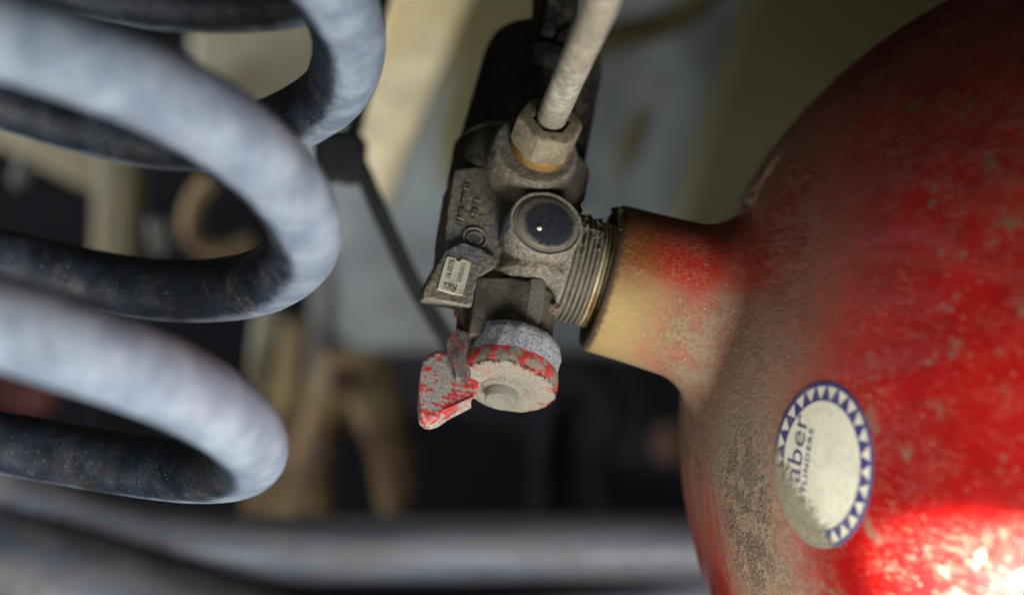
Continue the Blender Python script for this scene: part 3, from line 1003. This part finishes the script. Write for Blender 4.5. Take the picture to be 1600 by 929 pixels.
# plugged boss: pale collar ring and dark domed plug
m_collar = dusty("wiped_collar", (0.20, 0.20, 0.21), (0.22, 0.185, 0.13), 0.6, 1.2, 0.7, grit=0.3)
bm = bmesh.new()
lathe(bm, [(15.2, 10.0), (16.0, 10.45), (16.5, 10.3), (16.6, 9.9), (16.4, 9.5), (15.8, 9.2)], 96, o=(bcap.x, 0, bcap.z), ax=FA, ref=XA, caps=False, wob=0.15)
link("boss_collar", bm, m_cast, valve, autos=50)
def plug_mat():
    g = G("dark_plug", rough=0.3)
    n = g.noise(0.8, 5, 0.65); n2 = g.noise(3.0, 3, 0.7)
    v = g.nt.nodes.new("ShaderNodeVectorMath"); v.operation = 'SUBTRACT'
    g.put(v.inputs[0], g.co); v.inputs[1].default_value = (bcap.x + 0.8, -17, bcap.z - 0.6)
    L = g.nt.nodes.new("ShaderNodeVectorMath"); L.operation = 'LENGTH'
    g.put(L.inputs[0], v.outputs[0])
    rim = g.map(g.add(L.outputs['Value'], g.mul(g.sub(n, 0.5), 3.0)), 6.3, 8.2)
    c = g.mix(g.map(n, 0.4, 0.7, 0.0, 0.30), (0.022, 0.024, 0.033), (0.09, 0.09, 0.10))
    c = g.mix(g.mul(rim, 0.9), c, g.mix(n, (0.15, 0.125, 0.085), (0.25, 0.21, 0.15)))
    g.bump(g.add(n, n2), 0.10)
    return g.done(c, g.map(rim, 0, 1, 0.5, 0.9))
bm = bmesh.new()
lathe(bm, [(15.5, 9.5), (16.2, 9.4), (16.5, 9.1), (16.6, 8.6)] + [(16.6 + 1.2 * math.cos(a * math.pi / 2 / 7), 8.5 * math.sin(a * math.pi / 2 / 7)) for a in range(7, -1, -1)], 72, o=(bcap.x, 0, bcap.z), ax=FA, ref=XA, caps=False)
plug = link("plug", bm, plug_mat(), valve, autos=50)
m_dot = G("painted_glint", rough=0.5).done((0.80, 0.74, 0.60))  # lamp highlight on the plug, painted as a small raised pale dot
bm = bmesh.new()
dc = vh_f(843, 356, 18.1)
lathe(bm, [(0.0, 0.75), (0.25, 0.6), (0.35, 0.0)], 16, o=(dc.x, -17.95, dc.z), ax=FA, ref=XA, caps=False)
link("glint_dot", bm, m_dot, plug, autos=0)

# threads
m_thread = dusty("thread_metal", (0.62, 0.53, 0.35), (0.40, 0.31, 0.18), 0.32, 0.8, 0.42, metallic=0.25, grit=0.10, base2=(0.36, 0.22, 0.07))
m_thread2 = dusty("dirty_thread", (0.16, 0.135, 0.09), (0.24, 0.20, 0.14), 0.5, 0.9, 0.7, grit=0.25)
tx = [10.0, 11.6, 13.1, 14.6, 16.0, 17.3, 18.6, 19.8]
for i, x in enumerate(tx):
    bm = bmesh.new()
    r = 15.3
    lathe(bm, [(x - 0.70, r - 1.0), (x - 0.42, r - 0.35), (x - 0.2, r - 0.02), (x + 0.2, r + 0.0), (x + 0.42, r - 0.35), (x + 0.68, r - 1.0)], 110, o=(0, 0, -0.8), ax=XA, ref=ZA, wob=0.35 if i < 5 else 0.14, wseed=i)
    link("thread_ring", bm, m_thread if i > 4 else m_thread2, valve, autos=50)
bm = bmesh.new()
lathe(bm, [(7, 14.3), (24, 14.3)], 64, o=(0, 0, -0.8), ax=XA, ref=ZA)
link("threaded_shank", bm, m_thread2, valve, autos=40)

# nut, washer, stub
nt_c = bnut
m_brass = dusty("brass_washer", (0.26, 0.14, 0.035), (0.14, 0.085, 0.03), 0.35, 1.5, 0.35, metallic=0.6, grit=0.1)
m_nut = dusty("dusty_nut", (0.12, 0.095, 0.06), (0.26, 0.205, 0.125), 0.50, 0.8, 0.6, grit=0.18, metallic=0.2, base2=(0.20, 0.16, 0.10), speck=0.4)
nax = (Vector((0.02, -0.97, 0.16))).normalized()
no = Vector((nt_c.x + 1.0, -16.6, nt_c.z + 0.6))
bm = bmesh.new(); lathe(bm, [(0, 8.7), (1.2, 8.8), (2.6, 8.8), (3.4, 8.4)], 72, o=no, ax=nax, ref=XA)
link("brass_washer", bm, m_brass, valve, autos=40)
bm = bmesh.new()
e1v = Vector((1, 0, 0)); e1v = (e1v - nax * e1v.dot(nax)).normalized(); e2v = nax.cross(e1v)
def hexring(t, R, rot=14, cut=None):
    out = []
    for k in range(48):
        a = 2 * math.pi * k / 48
        aa = (a - math.radians(rot)) % (math.pi / 3) - math.pi / 6
        r = R * math.cos(math.pi / 6) / math.cos(aa)
        if cut: r = min(r, cut)
        out.append(bm.verts.new(no + nax * t + (e1v * math.cos(a) + e2v * math.sin(a)) * r))
    return out
HR = 9.7
rg = [hexring(2.8, HR, cut=8.9), hexring(3.5, HR, cut=9.7), hexring(4.0, HR), hexring(11.0, HR), hexring(11.9, HR, cut=9.0), hexring(12.3, HR, cut=8.0), hexring(12.3, HR * 0.6), hexring(11.3, HR * 0.54), hexring(7, HR * 0.50)]
for A, Bq in zip(rg, rg[1:]):
    for k in range(48):
        bm.faces.new((A[k], A[(k + 1) % 48], Bq[(k + 1) % 48], Bq[k]))
bm.faces.new(rg[0]); bm.faces.new(rg[-1])
for v in bm.verts:
    v.co += Vector((mnoise.noise(v.co * 0.5), mnoise.noise(v.co * 0.5 + Vector((9, 9, 9))), mnoise.noise(v.co * 0.5 + Vector((3, 1, 5))))) * 0.25

# pipe with its nut is its own thing, bolted on the boss
pipe_w0 = VF.w(no + nax * 4)
gp = empty("gas_pipe", loc=pipe_w0, label="pale dusty steel pipe with hex nut rising from the valve to the top", cat="pipe")
for v in bm.verts: v.co = VF.w(v.co) - pipe_w0
link("flare_nut", bm, m_nut, gp, autos=28)
m_pipe = dusty("pale_pipe_paint", (0.28, 0.245, 0.175), (0.21, 0.175, 0.12), 0.45, 0.35, 0.6, grit=0.02, speck=0.3, base2=(0.46, 0.42, 0.33))
bm = bmesh.new()
w1 = VF.w(no + nax * 9)
ctrl = [w1, VF.w(no + nax * 14), P(873, 158, -26), P(893, 112, -44), P(918, 55, -66), P(938, 8, -86), P(958, -50, -108), P(985, -140, -135), P(1020, -260, -160)]
cp = spline(ctrl, 8)
tube(bm, [c - pipe_w0 for c in cp], [4.15 + 0.08 * mnoise.noise(c * 0.06) for c in cp], 32)
link("pipe", bm, m_pipe, gp, autos=0)

# solenoid coil above
m_sol = dusty("black_plastic", (0.006, 0.005, 0.005), (0.085, 0.066, 0.04), 0.40, 0.5, 0.6, grit=0.14, speck=0.5)
sc0 = VF.hit(822, 200, 1, 7.0)
so = Vector((sc0.x, 7.0, 0))
sax = Vector((0.012, 0.02, 1)).normalized()
zb = 20
bm = bmesh.new()
lathe(bm, [(zb, 15), (zb + 1, 18.6), (zb + 3, 19.6), (zb + 13.5, 20.2), (zb + 14.2, 20.1), (zb + 14.6, 19.5)], 96, o=so, ax=sax, ref=XA)
sol = link("solenoid_coil", bm, m_sol, valve, autos=35)
bm = bmesh.new()
lathe(bm, [(zb + 14.0, 17), (zb + 14.3, 20.35), (zb + 15.1, 20.6), (zb + 15.7, 20.3), (zb + 15.9, 18)], 96, o=so, ax=sax, ref=XA, caps=False)
link("seam_ring", bm, dusty("seam_plastic", (0.03, 0.026, 0.02), (0.14, 0.115, 0.075), 0.6, 0.8, 0.6, grit=0.1), sol, autos=50)
bm = bmesh.new()
lathe(bm, [(zb + 15.2, 19.4), (zb + 55, 18.9), (zb + 59, 18.2), (zb + 61.5, 15.8), (zb + 63, 11), (zb + 63.3, 0)], 96, o=so, ax=sax, ref=XA)
link("coil_housing", bm, m_sol, sol, autos=35)
# plug socket on its front
bm = bmesh.new()
def fpt(px, py, f): return VF.hit(px, py, 1, -f)
for poly, f0, f1 in (([(842, -60), (905, -60), (905, 30), (884, 62), (838, 50)], 14.5, 6),
                     ([(868, -60), (884, -60), (866, 52), (846, 48)], 17.5, 12),
                     ([(836, 66), (846, 62), (892, 76), (888, 92), (830, 76)], 17.0, 8),
                     ([(872, 50), (896, 40), (890, 72), (866, 66)], 16.0, 8)):
    A = [fpt(x, y, f0) for x, y in poly]
    prism(bm, A, shift(A, f1))
bmesh.ops.bevel(bm, geom=[e for e in bm.edges], offset=0.5, segments=2, affect='EDGES')
link("plug_socket", bm, m_sol, sol, autos=35)

# spindle stem below
m_stem = dusty("greasy_stem", (0.075, 0.06, 0.042), (0.19, 0.155, 0.105), 0.50, 0.9, 0.7, grit=0.35, speck=0.5)
bm = bmesh.new()
lo_, hi_ = -48.0, -30.0            # the cap centre must sit on the spindle axis (y = -1)
for _ in range(40):
    zc = (lo_ + hi_) / 2
    if VF.hit(791, 606, 2, zc).y < -1.0: lo_ = zc
    else: hi_ = zc
cc = VF.hit(791, 606, 2, zc)
DZ = zc + 47.5
lathe(bm, [(-36, 9.4), (-20, 9.4), (-15, 9)], 48, o=(cc.x, cc.y, 0), ax=ZA, ref=XA)
st = vpoly([(745, 432), (832, 434), (824, 522), (733, 522)], 8.6)
prism(bm, st, shift(st, -9))
link("stem", remesh(bm, 0.5, 4, 0.5), m_stem, valve, autos=0)
bm = bmesh.new()
st = vpoly([(828, 433), (855, 433), (844, 512), (817, 508)], 10.4)
prism(bm, st, shift(st, 4))
bmesh.ops.bevel(bm, geom=[e for e in bm.edges], offset=0.6, segments=2, affect='EDGES')
link("stem_rib", bm, dusty("rib_metal", (0.16, 0.145, 0.12), (0.26, 0.225, 0.17), 0.5, 0.9, 0.6, grit=0.2), valve, autos=35)
bm = bmesh.new()
st = vpoly([(852, 428), (872, 470), (866, 512), (862, 545), (835, 545), (842, 470)], 3.0)
prism(bm, st, shift(st, -7))
link("stem_web", remesh(bm, 0.5, 4, 0.5), m_stem, valve, autos=0)

# cap
def cap_mat():
    g = G("cap_metal", rough=0.6)
    n1 = g.noise(0.22, 5, 0.65); n2 = g.noise(1.1, 5, 0.7); n3 = g.noise(3.6, 4, 0.7)
    dust = g.mix(g.map(n2, 0.3, 0.7), (0.21, 0.18, 0.125), (0.36, 0.32, 0.24))
    red = g.mix(n2, (0.55, 0.02, 0.015), (0.66, 0.06, 0.05))
    gz = g.sub(g.z, DZ)
    zz = g.add(gz, g.mul(g.sub(n1, 0.5), 2.4))
    # side: chips of red through the dust
    side = g.mul(g.map(zz, -47.6, -46.8), g.map(zz, -42.0, -41.3, 1, 0))
    rm = g.mul(side, g.map(g.add(g.mul(n1, 0.8), g.mul(n2, 0.2)), 0.49, 0.53))
    rb_ = g.mul(g.map(g.add(g.mul(n2, 0.5), g.mul(n1, 0.5)), 0.60, 0.66), g.map(gz, -48.6, -47.6, 0.8, 0.0))
    c = g.mix(g.mx(rm, rb_), dust, red)
    # flaking galvanised upper band
    gal = g.map(zz, -42.0, -41.4)
    galc = g.mix(g.map(g.add(g.mul(n2, 0.5), g.mul(n3, 0.5)), 0.40, 0.56), (0.48, 0.50, 0.53), (0.88, 0.90, 0.92))
    galc = g.mix(g.map(g.noise(1.3, 5, 0.75, w=3.0), 0.55, 0.60), galc, (0.025, 0.025, 0.03))
    c = g.mix(gal, c, galc)
    crack = g.mul(g.map(g.math('ABSOLUTE', g.sub(zz, -46.9)), 0.15, 0.5, 1, 0), g.map(n2, 0.42, 0.52))
    c = g.mix(crack, c, (0.02, 0.018, 0.016))
    g.bump(g.add(n2, g.mul(gal, g.mul(n3, 0.6))), 0.4)
    g.bump(n3, 0.35)
    return g.done(c, 0.85)


m_cap = cap_mat()
bm = bmesh.new()
lathe(bm, [(-33.0, 8.5), (-33.0, 11.6), (-33.6, 12.5), (-36.0, 12.9), (-40.0, 13.1), (-41.4, 13.3), (-44, 13.7), (-46.6, 13.5), (-47.2, 13.1), (-47.5, 12.4),
           (-47.7, 8.0), (-47.6, 5.4), (-47.2, 5.2), (-47.2, 5.0)][::-1] + [], 110, o=(cc.x, cc.y, DZ), ax=ZA, ref=XA, wob=0.75)
for v in bm.verts:
    v.co += Vector((mnoise.noise(v.co * 0.9), mnoise.noise(v.co * 0.9 + Vector((5, 0, 0))), 0.8 * mnoise.noise(v.co * 0.9 + Vector((0, 7, 0))))) * 0.22
cap = link("cap", bm, m_cap, valve, autos=60)
tag(cap, "round cap with flaking grey band and chipped red paint")
hub = VF.hit(785, 613, 2, -48.5 + DZ)
bm = bmesh.new()
lathe(bm, [(-47.0, 6.4), (-48.0, 6.0), (-48.3, 5.3), (-48.5, 4.5), (-51.2, 4.4), (-51.6, 4.1), (-51.7, 3.7), (-51.35, 3.3), (-51.3, 0)], 60, o=(hub.x, hub.y, DZ), ax=ZA, ref=XA, wob=0.25)
link("hub", bm, dusty("hub_metal", (0.17, 0.16, 0.14), (0.36, 0.32, 0.24), 0.72, 1.3, 0.7, grit=0.4), cap, autos=60)

# wing lever
def wing_mat():
    g = G("chipped_red", rough=0.55)
    n1 = g.noise(0.28, 5, 0.6, dist=0.6); n2 = g.noise(1.1, 5, 0.7); n3 = g.noise(3.5, 3, 0.7)
    sv = g.xf(rot=(0, 42, 0), scale=(0.25, 0.6, 1.6))
    st = g.noise(0.9, 4, 0.6, vec=sv)
    m = g.map(g.add(g.mul(n1, 0.5), g.add(g.mul(n2, 0.25), g.mul(st, 0.25))), 0.505, 0.53)
    c = g.mix(m, g.mix(g.map(n2, 0.35, 0.65), (0.27, 0.24, 0.19), (0.42, 0.39, 0.34)), g.mix(n3, (0.48, 0.012, 0.010), (0.66, 0.05, 0.045)))
    k = g.mul(g.map(g.math('ABSOLUTE', g.sub(st, 0.52)), 0.0, 0.012, 1, 0), g.map(n1, 0.45, 0.55))
    c = g.mix(k, c, (0.03, 0.025, 0.02))
    g.bump(n2, 0.4); g.bump(n3, 0.15)
    return g.done(c, g.map(m, 0, 1, 0.8, 0.45))
wp = vpoly([(658, 575), (660, 563), (668, 552), (684, 545), (712, 549), (742, 562), (750, 602), (735, 611), (712, 632), (688, 651), (676, 655), (664, 653), (656, 644), (655, 620)], 1.5)
bm = bmesh.new(); prism(bm, wp, [Vector((p.x + 0.6, 6.5, p.z + 0.4)) for p in wp])
bmesh.ops.bevel(bm, geom=[e for e in bm.edges], offset=1.6, segments=4, affect='EDGES', profile=0.6)
for v in bm.verts: v.co += Vector((0, mnoise.noise(v.co * 0.3) * 0.7, 0))
link("wing_lever", bm, wing_mat(), valve, autos=50)
# broken guard flap beside the cap
bm = bmesh.new()
gpts = [(697, 532), (703, 526), (708, 521), (714, 512), (722, 518), (738, 520), (738, 572), (722, 592), (712, 588), (711, 574), (705, 560), (699, 545)]
A = vpoly(gpts, 6.4); prism(bm, A, [Vector((p.x + 1.0, -2.0, p.z)) for p in A])
bmesh.ops.bevel(bm, geom=[e for e in bm.edges], offset=0.25, segments=1, affect='EDGES')
m_fl = dusty("galvanised_flake", (0.05, 0.052, 0.058), (0.36, 0.34, 0.30), 0.50, 2.2, 0.7, grit=0.5, base2=(0.35, 0.05, 0.04))
link("guard_flap", bm, m_fl, valve, autos=30)
bm = bmesh.new()
tube(bm, spline([vh_f(714, 486, 3), vh_f(716, 500, 3.2), vh_f(719, 522, 3.5)], 5), [0.7 + 0.3 * math.sin(i) for i in range(11)], 10)
link("rusty_pin", bm, dusty("rust_red", (0.16, 0.03, 0.02), (0.14, 0.09, 0.06), 0.4, 1.5, 0.8, grit=0.3), valve, autos=0)
bm = bmesh.new()
A = vpoly([(722, 470), (742, 474), (732, 516), (722, 516)], -2); prism(bm, A, shift(A, -8))
link("stem_lug", bm, m_pad, valve, autos=30, bevel=0.6)

# lint and pink rag scrap
m_lint = G("lint", rough=0.9).done((0.24, 0.21, 0.16))
bm = bmesh.new()
for i in range(26):
    px = 893 + random.uniform(0, 52); py = 330 + random.uniform(-10, 62)
    ly = math.sqrt(max(1, 15.6 ** 2 - 0))
    p = VF.hit(px, py, 1, -14.8)
    pts = [p.copy()]
    d = Vector((random.uniform(-1, 1), random.uniform(-0.3, 0.3), random.uniform(-0.6, 1))).normalized()
    for k in range(7):
        d = (d + Vector((random.uniform(-.7, .7), random.uniform(-.4, .4), random.uniform(-.7, .7)))).normalized()
        pts.append(pts[-1] + d * 0.6)
    tube(bm, pts, random.choice((0.06, 0.09, 0.14)), 5)
o = link("lint", bm, m_lint, valve, autos=0); o['kind'] = 'stuff'
bm = bmesh.new()
bmesh.ops.create_icosphere(bm, subdivisions=4, radius=1)
rc = VF.hit(866, 482, 1, -7.5)
for v in bm.verts:
    c = Vector((v.co.x * 1.5, v.co.y * 1.0, v.co.z * 1.7)) * (1 + 0.55 * mnoise.noise(v.co * 1.8) + 0.15 * mnoise.noise(v.co * 6))
    v.co = rc + c
link("rag_scrap", bm, dusty("pink_rag", (0.34, 0.20, 0.16), (0.32, 0.27, 0.21), 0.5, 1.5, 0.9, grit=0.4), valve, autos=0)
# clods of dirt on the upper rim of flange and neck
bm = bmesh.new()
for i in range(120):
    ang = random.gauss(0.15, 0.5)
    x = random.choice((random.uniform(8, 19), random.uniform(19.3, 21.5)))
    R = (15.2 if x < 19 else 20.6) + random.uniform(-0.3, 0.5)
    c = Vector((x, -R * math.sin(ang), R * math.cos(ang) - 0.8))
    s = random.uniform(0.25, 1.0)
    r = bmesh.ops.create_icosphere(bm, subdivisions=2, radius=1)
    for v in r['verts']:
        v.co = c + v.co * s * (1 + 0.6 * mnoise.noise(v.co * 1.4 + c))
o = link("dirt_clods", bm, m_stem, valve, autos=0); o['kind'] = 'stuff'
